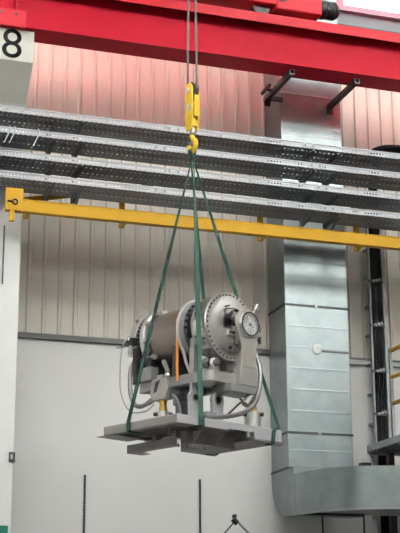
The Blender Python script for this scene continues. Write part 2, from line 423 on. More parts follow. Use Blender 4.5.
# ------------------------------------------------------------------ yellow rail under the trays
y_ = thing('yellow_rail', 'yellow steel rail running along the wall under the cable trays', 'rail', (7.5, 21.7, 9.06))
yb = MB(); a, b2 = 3.68-7.5, 16-7.5
yb.box(a, b2, -.05, .0, .02, .21).box(a, b2, -.08, .06, 0, .025).box(a, b2, -.06, .04, .205, .225)
yb.build('beam', 'yellow', y_)
MB().box(3.665-7.5, 3.97-7.5, -.085, -.05, -.0, .40).build('end_plate', 'yellow', y_)
MB().tube([(3.83-7.5+.045*math.cos(q*.52), -.09, .15+.045*math.sin(q*.52)) for q in range(12)], .014, 6, closed=True).build('shackle_ring', 'black', y_)
MB().cyl((3.70-7.5, -.10, .155), (3.79-7.5, -.10, .15), .018, 8).build('shackle_pin', 'black', y_)
MB().box(3.745-7.5, 3.83-7.5, -.07, -.02, -.19, 0).build('hanger', 'yellow', y_)
for X in (4.15, 5.9, 8.58, 10.55): MB().box(X-.045-7.5, X+.045-7.5, .56, .64, .10, {4.15: .45, 5.9: .82}.get(X, .98 if X > 10 else .62)).build('post', 'yellow', y_)
for X in (4.15, 5.9, 8.58, 10.55): MB().box(X-.03-7.5, X+.03-7.5, .0, .56, .11, .17).build('post_arm', 'yellow', y_)
MB().bar((4.0-7.5, .665, .44), (6.5-7.5, .665, .98), .05, .09).build('diagonal_brace', 'yellow', y_)
MB().bar((12.9-7.5, .665, .96), (10.5-7.5, .665, 1.03), .06, .09).build('diagonal_brace', 'yellow', y_)

# ------------------------------------------------------------------ sheet-metal ventilation duct
DX0, DX1, DY = 9.37, 10.685, 23.10
d = thing('ventilation_duct', 'large galvanised sheet-metal duct down the wall, turning right below', 'duct', (10.0, 23.5, 4.15))
def dloc(x, y, z): return (x-10.0, y-23.5, z-4.15)
zs = [5.08, 5.745, 8.215, 10.4, 12.63, 15.0]
for za, zb in zip(zs[:-1], zs[1:]):
    s_ = MB(); e = .01
    s_.box(DX0-10, DX1-10, DY-23.5, WY-.02-23.5, za-4.15, zb-4.15)
    s_.build('duct_section', 'galv', d, bevel=.012)
    n = max(1, round((zb-za)/.42))
    for k in range(1, n):                    # pressed stiffening creases
        zc = za+(zb-za)*k/n-4.15
        MB().prism([(DY-23.5, zc-.02), (DY-23.5015, zc), (DY-23.5, zc+.02)], 'X', DX0+.03-10, DX1-.03-10).build('crease', 'galv', d)
for z in zs[:4]+[12.63]:
    fl = MB(); f_ = .015
    fl.box(DX0-f_-10, DX1+f_-10, DY-f_-23.5, DY-23.5, z-.02-4.15, z+.02-4.15)
    fl.box(DX0-f_-10, DX0-10, DY-23.5, WY-.02-23.5, z-.02-4.15, z+.02-4.15)
    fl.box(DX1-10, DX1+f_-10, DY-23.5, WY-.02-23.5, z-.02-4.15, z+.02-4.15)
    fo = fl.build('flange', 'galv_dull' if z > 12 else 'dark_steel', d)
    for X in (DX0+.63,): MB().box(X-.03-10, X+.03-10, DY-.04-23.5, DY-.015-23.5, z-.035-4.15, z+.035-4.15).build('clamp', 'galv', fo)
# elbow turning from down to out of the wall, then a wide bend to the right
EZ0 = 4.20; EY = 22.86
poly = [(EY-23.5, 5.06-4.15), (WY-.02-23.5, 5.06-4.15)]
for k in range(9):
    a_ = R(90*k/8); poly.append((WY-.02-.72+.72*math.cos(a_)-23.5, EZ0+.72-.72*math.sin(a_)-4.15))
poly += [(EY-23.5, EZ0-4.15)]
MB().prism(poly, 'X', DX0-10, DX1-10).build('elbow', 'galv', d)
vf = MB(); vf.box(DX0-.02-10, DX0+.02-10, EY-.03-23.5, EY+.0-23.5, EZ0-.02-4.15, 4.97-4.15); vf.build('flange', 'galv_dull', d)
RIN = .25; RO = DX1-DX0+RIN; cx, cy = DX1+RIN, EY
bd = MB(); bd.smooth = True; nb = 20; vs_ = []; fs_ = []
for k in range(nb+1):
    a_ = R(180+90*k/nb)
    for rr, zz in ((RO, EZ0), (RO, 4.93), (RIN, 4.93), (RIN, EZ0)): vs_.append(dloc(cx+rr*math.cos(a_), cy+rr*math.sin(a_), zz))
for k in range(nb):
    for q in range(4): fs_.append((k*4+q, k*4+(q+1) % 4, k*4+4+(q+1) % 4, k*4+4+q))
bd.add(vs_, fs_); bd.build('bend', 'galv', d)
MB().box(cx-10, 15-10, cy-RO-23.5, cy-RIN-23.5, EZ0-4.15, 4.93-4.15).build('horizontal_run', 'galv', d)
fb = MB()
for k in range(nb):
    a0, a1 = R(180+90*k/nb), R(180+90*(k+1)/nb)
    fb.add([dloc(cx+rr*math.cos(a), cy+rr*math.sin(a), zz) for a in (a0, a1) for rr, zz in ((RO-.06, EZ0-.03), (RO-.06, EZ0+.003), (RO+.015, EZ0+.003), (RO+.015, EZ0-.03))],
           [(0,1,5,4), (1,2,6,5), (2,3,7,6), (3,0,4,7)])
fb.build('bottom_seam', 'galv_dull', d)
MB().lathe([(0, .10), (.012, .10), (.03, .085), (.035, .02)], dloc(10.005, DY, 7.365), (0, -1, 0), 28).build('round_cap', 'white_paint', d)
MB().bar(dloc(10.09, DY-.012, 7.34), dloc(10.66, DY-.012, 7.34), .02, .03).build('damper_rod', 'dark_steel', d)
for X in (9.80, 10.62):
    MB().cyl(dloc(X, 22.6, 0), dloc(X, 22.6, EZ0), .018, 8).build('support_leg', 'dark_steel', d)
hb = MB().box(DX0+.1-10, DX1-10-.1, 22.50-23.5, 22.7-23.5, EZ0-.04-4.15, EZ0-.0-4.15).build('support_bar', 'dark_steel', d)

# ------------------------------------------------------------------ vertical cable riser right of the duct
rz = thing('cable_riser', 'vertical cable riser with thick black cables climbing the ribbed wall', 'cable ladder', (11.62, WY-.2, 4.0))
MB().box(-.165, -.13, -.10, -.03, 0, 7.0).build('side_rail', 'galv_dull', rz)
MB().box(.13, .21, -.10, -.04, 0, 7.0).box(.13, .15, -.04, .06, 0, 7.0).build('side_rail', 'galv_dull', rz)
for q in range(5): MB().tube([(-.065+.042*q, -.04-.012*(q % 2), .0+k*.5) for k in range(15)], .03, 8).build('cable', 'black_cable', rz)
for z in (3.16, 4.10, 5.02, 2.30): 
    cl = MB().box(-.17, .14, -.11, -.075, z-.025, z+.025).build('cable_clamp', 'dark_steel', rz)
    for q in range(3): MB().lathe([(0, .032), (.02, .032), (.03, .02)], (-.07+.065*q, -.11, z+.02*q), (0, -1, 0), 10).build('clamp_bolt', 'tray_lip', cl)
MB().box(-.10, .13, -.01, .01, 0, 7.0).build('backing_plate', 'black_cable', rz)
for k in range(11): MB().box(-.165, .21, .01, .20, .3+.6*k, .34+.6*k).build('rung', 'galv_dull', rz)
o = MB(); o.tube(smooth_path([(11.655, 23.755, 10.99), (11.655, 23.74, 11.15), (11.60, 23.45, 11.40), (11.35, 22.85, 11.42), (11.08, 22.45, 11.28), (11.20, 22.20, 11.27), (11.50, 22.00, 11.22), (11.9, 21.86, 11.14), (12.5, 21.75, 11.02), (13.2, 21.71, 10.93), (14, 21.70, 10.925), (15, 21.70, 10.925)], 8), .09, 10)
tag(o.build('cable_loop', 'black_cable'), 'thick black cable looping from the riser over the topmost tray', 'cable')

# ------------------------------------------------------------------ service gallery at the right edge
gl = thing('service_gallery', 'grey steel service gallery with yellow handrails beside the black cables', 'gallery', (12.02, 22.55, 5.50))
MB().box(-.82, 2.6, -1.5, .95, .07, .10).build('deck', 'galv_dull', gl)
MB().box(-.84, -.78, -1.5, .97, .01, .13).build('edge_beam', 'tray_lip', gl)
MB().box(-.84, 2.6, .91, .97, -.04, .10).build('edge_beam', 'tray_lip', gl)
for q in range(5): MB().box(-.78, 2.6, -1.2+q*.45, -1.14+q*.45, -.03, .07).build('joist', 'bracket', gl)
for Y in (.80, -.45, -1.4): MB().box(-.37, -.31, Y-.03, Y+.03, .10, 2.05).build('post', 'galv_dull', gl)
for z in (.95, 1.47, 2.0): MB().bar((-.34, .83, z), (-.34, -1.5, z), .05, .06).build('handrail', 'yellow', gl)
MB().box(-.33, -.31, -1.5, .8, .10, .30).build('kick_plate', 'tray_lip', gl)
MB().box(.1, .22, .55, .67, -5.50, .07).build('column_post', 'dark_steel', gl)
MB().box(-.52, -.40, .7, .82, -5.50, .07).build('column_post', 'dark_steel', gl)
jb = thing('junction_box', 'small dark junction box on a stem below the service gallery', 'box', (11.16, 23.6, 4.98))
MB().box(-.11, .11, -.06, .06, .15, .33).build('housing', 'dark_steel', jb, bevel=.008)
MB().cyl((.02, 0, -.2), (.02, 0, .15), .015, 8).build('stem', 'dark_steel', jb)
MB().box(-.13, .13, .06, .40, .2, .26).build('wall_arm', 'dark_steel', jb)

# ------------------------------------------------------------------ rods on the white wall and a lamp arm
for X, zt, lb in ((5.715, 4.92, 'thin dark threaded rod on the white wall nearest the column'), (7.925, 4.92, 'thin dark threaded rod on the white wall below the lifted platform')):
    o = MB(); o.tube([(X, WY-.03, zt-.03*k) for k in range(120)], .020, 8, ripple=.12)
    tag(o.build('threaded_rod', 'dark_steel'), lb, 'rod', 'rods on the white wall')
la = thing('lamp_arm', 'jointed lamp arm with black pivot reaching up from below', 'lamp', (7.66, 21.4, 3.53))

# ------------------------------------------------------------------ hoist rope, hook block
HB_RZ = math.atan2(r2.y, r2.x)+R(32)
xl = Vector((math.cos(HB_RZ), math.sin(HB_RZ), 0)); yl = Vector((-math.sin(HB_RZ), math.cos(HB_RZ), 0))
def rope(sgn, name_label):
    a_ = HOOK+yl*sgn*.14; a_.z = HZ+1.03
    b_ = Vector((HOOK.x-.003, a_.y, 15.15))
    o = MB(); o.tube([a_.lerp(b_, k/40) for k in range(41)], .020, 8, ripple=.05)
    tag(o.build('hoist_rope', 'steel_rope'), name_label, 'rope', 'steel hoist ropes')
rope(-1, 'grey steel hoist rope down to the yellow hook block')
rope(1, 'grey steel hoist rope down to the yellow hook block')

hb = thing('hook_block', 'yellow crane hook block hanging on two steel ropes', 'hook block', (HOOK.x, HOOK.y, HZ), HB_RZ)
def cheek(x):
    p = [(-.08, .34), (.08, .34), (.115, .60), (.11, .97)]
    for k in range(1, 8): p.append((.11*math.cos(R(k*22.5)), 1.03+.13*math.sin(R(k*22.5))))
    p += [(-.11, .97), (-.115, .60)]
    m = MB(); m.prism(p, 'X', x-.015, x+.015); return m
cheek(-.06).build('cheek_plate', 'hook_yellow', hb, bevel=.008)
cheek(.06).build('cheek_plate', 'hook_yellow', hb, bevel=.008)
MB().lathe([(-.042, .13), (-.038, .15), (-.022, .122), (.022, .122), (.038, .15), (.042, .13)], (0, 0, 1.03), (1, 0, 0), 28).build('sheave', 'dark_steel', hb)
gd = MB()
gp = [(-.125, .56), (-.15, .76), (-.155, .92)]
gd.prism(gp+[(p[0]*.86, p[1]-.005) for p in reversed(gp)], 'X', -.044, .044); gd.build('rope_guard', 'hook_yellow', hb)
MB().box(-.055, .055, -.08, .08, .40, .52).build('trunnion', 'hook_yellow', hb, bevel=.012)
MB().box(-.09, .09, -.03, .03, .54, .57).build('cross_bar', 'hook_yellow', hb)
for s in (-1, 1):
    MB().lathe([(0, .05), (.018, .05), (.024, .03)], (s*.075, 0, 1.03), (s, 0, 0), 16).build('axle_cap', 'decal_white', hb)
    MB().box(min(s*.075, s*.079), max(s*.075, s*.079), -.05, .05, .68, .80).build('load_plate', 'decal_white', hb)
MB().lathe([(.27, .045), (.30, .06), (.36, .06), (.40, .045)], (0, 0, 0), (0, 0, 1), 18).build('swivel_nut', 'steel', hb)
hk = MB()
path = [(0, .30), (0, .24), (-.03, .19), (-.085, .14), (-.10, .085), (-.087, .035), (-.05, -.002), (0, -.015), (.05, -.002), (.087, .035), (.10, .085), (.098, .11)]
pp = smooth_path([(0, p[0], p[1]) for p in path], 5)
hk.tube(pp, .042, 10)
hk.build('hook', 'hook_yellow', hb)
MB().bar((0, .085, .12), (0, -.01, .20), .03, .012).build('safety_latch', 'steel', hb)

# ------------------------------------------------------------------ lifting platform
PZ = NEAR.z
pf = thing('lifting_platform', 'grey welded steel platform carrying the vessel, hung in green slings', 'platform', (HOOK.x, HOOK.y, PZ-.345), RZ)
Z0 = .345; UX, UY = .80, 1.09                # local = (u+UX, v-UY, w+Z0)
def pbox(u0, u1, v0, v1, w0, w1, name, material, parent=None, bevel=.006):
    return MB().box(u0+UX, u1+UX, v0-UY, v1-UY, w0+Z0, w1+Z0).build(name, material, parent or pf, bevel=bevel)
pbox(-1.6, 0, 0, 2.18, -.014, 0, 'deck_plate', 'frame_light')
pbox(-1.6, 0, 0, .014, -.115, -.014, 'side_channel', 'frame_grey')
pbox(-1.6, 0, .0, .13, -.127, -.115, 'side_flange', 'frame_grey')
pbox(-1.6, 0, 1.02, 1.034, -.115, -.014, 'side_channel', 'frame_grey')
pbox(-1.6, 0, .80, 1.034, -.127, -.115, 'side_flange', 'frame_grey')
pbox(-.014, .002, 0, 1.04, -.127, 0, 'front_channel', 'frame_light')
pbox(-.25, .0, .13, .80, -.127, -.115, 'front_flange', 'frame_grey')
pbox(-1.602, -1.586, 0, 1.04, -.12, 0, 'rear_channel', 'frame_grey')
pbox(-1.76, -1.40, .0, .62, -.137, -.127, 'end_flange', 'frame_grey')
for u in (-.55, -1.05, -1.35): pbox(u-.01, u+.01, .014, 1.02, -.105, -.014, 'rib', 'frame_grey')
pbox(-.02, -.004, 1.04, 1.60, -.10, 0, 'front_link', 'frame_light')
pbox(-1.6, .0, 1.585, 1.60, -.195, -.014, 'deep_beam', 'frame_grey')
pbox(-1.6, .0, 2.165, 2.18, -.195, -.014, 'deep_beam', 'frame_grey')
pbox(-1.6, .0, 1.585, 2.18, -.207, -.195, 'beam_bottom', 'frame_grey')
pbox(-.0, .014, 1.585, 2.18, -.19, 0, 'beam_end_plate', 'frame_light')
pbox(-.15, .02, 1.55, 2.24, -.215, -.205, 'end_flange', 'frame_grey')
# lower cross members
pbox(-.56, -.42, .60, 1.60, -.31, -.127, 'cross_beam', 'frame_grey')
pbox(-.62, -.34, .66, 1.30, -.325, -.31, 'cross_foot', 'frame_grey')
lb_ = MB(); 
lb_.box(-1.66+UX, -.56+UX, .52-UY, .534-UY, -.325+Z0, -.215+Z0).box(-1.66+UX, -.56+UX, .52-UY, .60-UY, -.227+Z0, -.215+Z0).box(-1.66+UX, -.56+UX, .52-UY, .62-UY, -.337+Z0, -.325+Z0)
lb_.box(-1.66+UX, -1.645+UX, .52-UY, .60-UY, -.325+Z0, -.22+Z0)
lb_.build('lower_channel', 'frame_grey', pf)
pbox(-1.64, -1.42, .50, .80, -.345, -.337, 'channel_foot', 'frame_grey')
pbox(-1.12, -1.02, .54, .66, -.215, -.115, 'spacer', 'frame_grey')
pbox(-.70, -.60, .54, .66, -.215, -.115, 'spacer', 'frame_grey')
for v in (.72, 1.18):
    gm = MB(); gm.prism([(-.42+UX, -.127+Z0), (-.22+UX, -.127+Z0), (-.42+UX, -.30+Z0)], 'Y', v-.008-UY, v+.008-UY); gm.build('gusset', 'frame_light', pf)
for u, v in ((-.50, .50), (-.44, .62), (-.46, 1.0)): MB().cyl((u+UX, v-UY, 0-.05+.02), (u+UX, v-UY, .03), .008, 8).build('bolt', 'dark_steel', pf)
for u, v in ((-.62, .45), (-.05, 1.50)): MB().lathe([(0, .04), (.10, .04)], (u+UX, v-UY, -.115-.06+Z0), (0, 0, 1), 14).build('levelling_pad', 'steel', pf)

# ------------------------------------------------------------------ slings
VS = {}
def sling(end_pts, wd_end, label, yo=0., material='sling_green', weye=.026, wbot=.075):
    base = Vector((HOOK.x, HOOK.y, HZ))+yl*yo
    zc = .085-math.sqrt(.01-yo*yo); re = .048
    def E(x, z): return base+xl*x+Vector((0, 0, z))
    side = .004
    eye = [E(-side, -.15), E(-.030, -.08), E(-re, zc-.012)] + [E(-re*math.cos(R(k*20)), zc+re*math.sin(R(k*20))) for k in range(0, 10)] + [E(re, zc-.012), E(.030, -.08), E(side, -.15)]
    m = MB(); m.ribbon(eye, [yl]*len(eye), weye, .007)
    top = E(0, -.14); e0 = end_pts[0]; pts = []; dirs = []; n = 10
    for k in range(n):
        t = k/n; pts.append(top.lerp(e0, t)); dirs.append(Vector(wd_end).lerp(yl*(1 if yl.dot(Vector(wd_end)) > 0 else -1), (1-t)**5))
    for p in end_pts: pts.append(p); dirs.append(Vector(wd_end))
    m.ribbon(pts, dirs, wbot, .012, weye)
    o = m.build('lifting_sling', material); tag(o, label, 'sling', 'green lifting slings')
    return o
# left-hand side of the platform
e = .012
sling([LW(-1.03, -e, 0), LW(-1.03, -e, -.127), LW(-1.03, .03, -.127-e), LW(-1.03, .32, -.127-e)], ex, 'dark green webbing sling wrapped under the long side channel by the clamp ring', yo=.014)
pad = MB(); pad.box(-1.08+UX, -.98+UX, .05-UY, .30-UY, -.16+Z0, -.141+Z0)
sling([LW(e+.004, .46, .01), LW(e+.004, .46, -.127), LW(-.03, .46, -.127-e), LW(-.22, .46, -.127-e)], ey, 'green webbing sling down the front channel, beside the orange strap', yo=-.042, material='sling_light', wbot=.09)
sling([LW(-.05, 2.19, .03), LW(.045, 2.02, .03), LW(.045, 1.97, -.05), LW(.045, 1.95, -.20), LW(.03, 1.95, -.235), LW(-.10, 1.95, -.235)], ey*.8+ex*.2, 'green webbing sling passing behind the vessel to the deep beam end', yo=-.014, wbot=.056)
sling([LW(-1.40, 2.18+e, 0), LW(-1.40, 2.18+e, -.215), LW(-1.40, 2.15, -.235), LW(-1.40, 1.95, -.235)], ex, 'green webbing sling on the far side, mostly hidden behind the vessel', yo=.042, material='sling_light')
o = MB(); c_ = LW(e+.012, .46, 0)
# ratchet fittings on the front sling
sb = thing('sling_buckle', 'green sling buckle on the front channel of the platform', 'buckle', LW(.026, .46, -.10), RZ)
MB().box(-.004, .010, -.055, .055, -.03, .12).build('sleeve', 'sling_light', sb)
MB().box(.010, .018, -.03, .03, .02, .05).build('keeper', 'sling_green', sb)
MB().box(.010, .018, -.03, .03, -.02, .0).build('keeper', 'sling_green', sb)

# ------------------------------------------------------------------ the vessel
SU, SV = -.15, .16                          # offset of the vessel on the platform
vo = LW(-.80, 1.09, 0)
v = thing('vacuum_vessel', 'large steel vacuum vessel with bolted polished front cover, on a support frame', 'vessel', vo, RZ)
AXH = 1.50; AY = SV; FX = .80+SU           # axis height, lateral position, x of the front face
def lat(prof, name, material, n=56, parent=None):
    o = MB().lathe(prof, (0, 0, 0), (1, 0, 0), n).build(name, material, parent or v); o.location = (0, AY, AXH); return o
def ringbolts(x, r, n, br, ln, name, material, parent, sgn=1, ph=0., a0=0, a1=360):
    m = MB(); q = 0
    for k in range(n):
        a = R(a0+(a1-a0)*k/n+ph); m.lathe([(0, br), (ln, br)], (x, r*math.cos(a), r*math.sin(a)), (sgn, 0, 0), 6, smooth=False)
    return m.build(name, material, parent, kind='stuff')
# main barrel
lat([(FX-1.40, .40), (FX-1.39, .455), (FX-.60, .455), (FX-.59, .44)], 'barrel', 'vessel')
lat([(FX-1.62, .36), (FX-1.40, .38)], 'neck', 'dark_steel')
rf = lat([(FX-1.75, .47), (FX-1.745, .49), (FX-1.63, .49), (FX-1.62, .48), (FX-1.62, .30)], 'rear_flange', 'steel_matt')
ringbolts(FX-1.625, .44, 40, .020, .045, 'bolts', 'black', rf)
lat([(FX-1.82, .20), (FX-1.81, .34), (FX-1.75, .36)], 'rear_cover', 'steel_matt')
cr_ = lat([(FX-1.50, .43), (FX-1.50, .505), (FX-1.42, .505), (FX-1.405, .47), (FX-1.405, .44)], 'clamp_ring', 'bright_steel')
for a in (118, 152, 186, 220, 80, 40):      # clamp blocks over the ring, standing on the barrel
    a_ = R(a); ca, sa = math.cos(a_), math.sin(a_)
    mt = Matrix.Translation((FX-1.36, .465*ca, .465*sa)) @ Matrix.Rotation(a_-R(90), 4, 'X')
    q = MB(); q.box(-.08, .10, -.028, .028, -.02, .045, mt); q.box(.02, .06, -.045, .045, -.02, .03, mt); q.build('clamp', 'bright_steel', cr_)
for a in (135, 169, 203):
    a_ = R(a); ca, sa = math.cos(a_), math.sin(a_)
    mt = Matrix.Translation((FX-1.33, .457*ca, .457*sa)) @ Matrix.Rotation(a_-R(90), 4, 'X')
    MB().box(-.02, .02, -.07, .07, -.01, .012, mt).build('slot_plate', 'dark_steel', cr_)
mf = lat([(FX-.60, .40), (FX-.60, .50), (FX-.50, .50), (FX-.50, .40)], 'middle_flange', 'galv_dull')
ringbolts(FX-.50, .475, 30, .020, .05, 'bolts', 'dark_steel', mf)
lat([(FX-.50, .43), (FX-.30, .43)], 'bellows_section', 'dark_steel')
df = lat([(FX-.34, .42), (FX-.34, .505), (FX-.29, .505), (FX-.29, .42)], 'drum_back_flange', 'steel_matt')
dr = lat([(FX-.29, .50), (FX-.285, .512), (FX-.07, .512), (FX-.065, .505)], 'front_drum', 'polished', 72)
cv = lat([(FX-.065, .50), (FX-.062, .535), (FX-.012, .535), (FX, .525), (FX, .40), (FX+.004, .39), (FX+.004, .0)], 'front_cover', 'turned_steel', 72)
ringbolts(FX-.001, .492, 40, .014, .014, 'cover_bolts', 'dark_steel', cv)
ringbolts(FX-.062, .522, 44, .012, .03, 'cover_nuts', 'steel_matt', cv, -1)
# white hose laid round the middle flange
wt = MB(); pts = []
for k in range(26):
    a_ = R(65+k*6.2); pts.append((FX-.62, AY+.515*math.cos(a_), AXH+.515*math.sin(a_)))
pts += [(FX-.60, AY-.36, AXH-.50), (FX-.57, AY-.30, AXH-.66)]
wt.tube(pts, .024, 10); wt.build('white_hose', 'white_tube', v)

def disc_at(y, z, prof, name, material, n=32, parent=None, x=None):
    return MB().lathe(prof, (FX if x is None else x, AY+y, AXH+z), (1, 0, 0), n).build(name, material, parent or v)
# viewport with dark ring
vp_ = disc_at(.045, .125, [(0, .10), (.07, .10), (.07, .135), (.105, .135), (.105, .105), (.09, .10), (.09, .0)], 'viewport', 'black', 32)
disc_at(.045, .125, [(.09, .098), (.098, .09), (.10, .0)], 'glass', 'polished', 24, vp_)
for yy in (-.06, 0, .06): MB().bar((FX+.115, AY+.02+yy*.6, AXH+.05), (FX+.115, AY+.02+yy, AXH+.22), .018, .018).build('guard_bar', 'steel' if yy else 'dark_steel', vp_)
cbm = MB(); cbm.tube(smooth_path([(FX+.02, AY-.10, AXH-.02), (FX+.09, AY-.20, AXH+.10), (FX+.05, AY-.14, AXH+.24), (FX+.03, AY-.02, AXH+.28), (FX+.10, AY+.06, AXH+.26)], 6), .010, 6); cbm.build('viewport_cable', 'black', vp_)
# feedthrough box and small fittings on the cover
fb_ = MB().box(FX, FX+.06, AY-.10, AY+.02, AXH-.155, AXH-.055).build('feedthrough_box', 'steel_matt', v, bevel=.006)
for k in range(2): MB().lathe([(0, .018), (.03, .018)], (FX+.06, AY-.07+.06*k, AXH-.105), (1, 0, 0), 10).build('connector', 'black', fb_)
disc_at(-.02, -.33, [(0, .03), (.02, .03), (.03, .018), (.05, .018)], 'port_plug', 'dark_steel', 14)
sp_ = disc_at(-.10, .30, [(0, .012), (.10, .010)], 'peg', 'dark_steel', 10)
# gate valve: keyhole-shaped plate with round port
GY, GZ = .262, .045
p = []
for k in range(25):
    a_ = R(-35+250*k/24); p.append((AY+GY+.26*math.cos(a_), AXH+GZ+.26*math.sin(a_)))
p += [(AY+GY-.15, AXH-.28), (AY+GY-.15, AXH-.62), (AY+GY+.17, AXH-.62), (AY+GY+.17, AXH-.28)]
gv = MB().prism(p, 'X', FX+.02, FX+.13).build('gate_valve', 'valve_plate', v, bevel=.012)
MB().lathe([(.13, .205), (.15, .205), (.165, .195), (.165, .15), (.14, .145), (.135, .0)], (FX, AY+GY+.01, AXH+GZ+.01), (1, 0, 0), 40).build('port_flange', 'bright_steel', gv)
rg = MB().lathe([(.165, .192), (.172, .192), (.172, .168), (.165, .168)], (FX, AY+GY+.01, AXH+GZ+.01), (1, 0, 0), 40, closed=True).build('port_seal', 'black', gv)
for k in range(12):
    a_ = R(30*k); MB().bar((FX+.15, AY+GY+.01+.03*math.cos(a_), AXH+GZ+.01+.03*math.sin(a_)), (FX+.15, AY+GY+.01+.135*math.cos(a_+.35), AXH+GZ+.01+.135*math.sin(a_+.35)), .022, .02, (1, 0, 0)).build('vane', 'white_paint', gv)
MB().lathe([(.135, .035), (.175, .03), (.178, 0)], (FX, AY+GY+.01, AXH+GZ+.01), (1, 0, 0), 16).build('vane_hub', 'steel', gv)
MB().box(FX-.18, FX+.02, AY+GY-.16, AY+GY+.17, AXH-.66, AXH-.30).build('valve_body', 'steel_matt', v, bevel=.015)
# T-handle on the upper right, clips on the right edge
th_ = MB().cyl((FX+.06, AY+.42, AXH+.24), (FX+.06, AY+.52, AXH+.40), .018, 10).build('pump_stub', 'steel', v)
MB().lathe([(0, .035), (.05, .035), (.06, .022), (.12, .022)], (FX+.06, AY+.475, AXH+.33), (0, .55, .83), 12).build('cap', 'polished', th_)
MB().bar((FX+.06, AY+.44, AXH+.40), (FX+.06, AY+.56, AXH+.34), .022, .022).build('cross_handle', 'polished', th_)
for z, s in ((.05, .07), (-.13, .09)):
    q = MB().cyl((FX+.06, AY+.49, AXH+z), (FX+.06, AY+.49+s, AXH+z-.01), .016, 10).build('side_valve', 'dark_steel', v)
    MB().box(FX+.03, FX+.09, AY+.49+s, AY+.51+s, AXH+z-.06, AXH+z+.05).build('knob', 'steel' if z < 0 else 'black', q)
for y, z in ((.10, -.24), (.12, -.31), (.07, -.36)):
    q = MB().cyl((FX+.03, AY+y, AXH+z), (FX+.13, AY+y-.05, AXH+z-.02), .030, 12).build('fitting', 'polished', v)
# ---- support frame under the vessel
RH = .78                                    # top of the rails
for y, nm_ in ((AY-.40, 'near'), (AY+.40, 'far')):
    MB().box(FX-1.55, FX-.28, y-.055, y+.055, RH-.15, RH).build('support_rail', 'rail_grey', v, bevel=.008)
for x in (FX-1.45, FX-.95, FX-.45): MB().box(x-.06, x+.06, AY-.35, AY+.35, RH-.15, RH-.02).build('cross_member', 'rail_grey', v, bevel=.008)
# rounded front block of the frame
p = [(FX-.34, AY-.47), (FX-.10, AY-.47)] + [(FX-.10+.12*math.sin(R(k*15)), AY-.47+.12-.12*math.cos(R(k*15))) for k in range(1, 7)] + [(FX+.02, AY+.44), (FX-.34, AY+.44)]
MB().prism(p, 'Z', RH-.17, RH-.01).build('front_block', 'steel_matt', v, bevel=.01)
MB().box(FX-.30, FX+.10, AY-.10, AY+.46, RH-.29, RH-.17).build('front_plate', 'rail_grey', v, bevel=.01)
MB().box(FX-.05, FX+.12, AY+.10, AY+.46, RH-.17, AXH-.60).build('valve_foot', 'valve_plate', v, bevel=.01)
# saddles and clevis between rails and vessel
for x, mm in ((FX-.80, 'dark_steel'), (FX-1.40, 'dark_steel'), (FX-.42, 'steel_matt')):
    q = MB(); n = 10
    poly = [(AY-.42, RH), (AY+.42, RH)] + [(AY+.42*math.cos(R(-20-140*k/n)), AXH+.44*math.sin(R(-20-140*k/n))) for k in range(n+1)]
    q.prism(poly, 'X', x-.05, x+.05); q.build('saddle', mm, v)
for x, y, s in ((FX-.20, AY-.38, .10), (FX-.06, AY-.30, .07)):
    q = MB().box(x-.05, x+.05, y-.06, y+.06, RH-.02, RH+.10).build('foot_block', 'steel_matt', v, bevel=.008)
    MB().lathe([(0, s*.75), (.06, s*.75)], (x+.04, y, RH+.12), (.9, -.4, 0), 18).build('roller', 'black', q)
    MB().lathe([(0, s), (.03, s)], (x+.02, y-.02, RH+.12), (.9, -.4, 0), 18).build('cheek', 'steel', q)
MB().box(FX-1.44, FX-1.20, AY-.53, AY-.37, RH, RH+.22).build('junction_box', 'rail_grey', v, bevel=.012)
MB().box(FX-1.14, FX-1.0, AY-.47, AY-.36, RH, RH+.07).build('small_box', 'steel_matt', v, bevel=.008)
kn = MB().lathe([(0, .045), (.03, .07), (.06, .07), (.09, .04)], (FX-.93, AY-.41, RH+.02), (.2, -.5, .85), 14).build('ball_joint', 'polished', v)
MB().bar((FX-.93, AY-.41, RH+.08), (FX-1.05, AY-.40, RH+.30), .05, .05).build('strut', 'steel_matt', v)
# three supports: yoke, brass coupling, cup standing on the platform
def support(x, y, name_top, r=.125, hh=.15):
    cp = MB().lathe([(0, r*1.05), (.015, r*1.05), (.02, r), (hh, r), (hh, r*.5)], (x, y, 0), (0, 0, 1), 24).build('cup', 'bright_steel', v)
    for a in (20, 140, 260): MB().lathe([(0, .03), (.05, .03)], (x+r*.95*math.cos(R(a)), y+r*.95*math.sin(R(a)), hh-.05), (math.cos(R(a)), math.sin(R(a)), 0), 10).build('cup_screw', 'dark_steel', cp)
    bc = MB().lathe([(0, .062), (.07, .062), (.075, .052), (.13, .052), (.135, .062), (.20, .062)], (x, y, hh), (0, 0, 1), 16).build('brass_coupling', 'brass', v)
    MB().cyl((x, y, hh+.15), (x, y, RH-.15), .04, 12).build('spindle', 'steel', v)
    return cp
support(FX-1.02, AY-.44, 'near', .115, .27)
support(FX-.02, AY+.49, 'front', .13, .25)
support(FX-1.45, AY+.40, 'rear')
yk = MB(); yk.prism([(FX-1.18, RH), (FX-.86, RH), (FX-.80, RH-.15), (FX-.88, RH-.33), (FX-1.16, RH-.33), (FX-1.22, RH-.24)], 'Y', AY-.53, AY-.455); yk.build('yoke', 'steel_matt', v, bevel=.008)
MB().prism([(FX-1.10, RH-.05), (FX-.99, RH-.02), (FX-1.07, RH-.20), (FX-1.14, RH-.22)], 'Y', AY-.532, AY-.525).build('yoke_recess', 'dark_steel', v)
MB().box(FX-1.16, FX-.88, AY-.46, AY-.38, RH-.33, RH-.15).build('yoke_block', 'rail_grey', v)
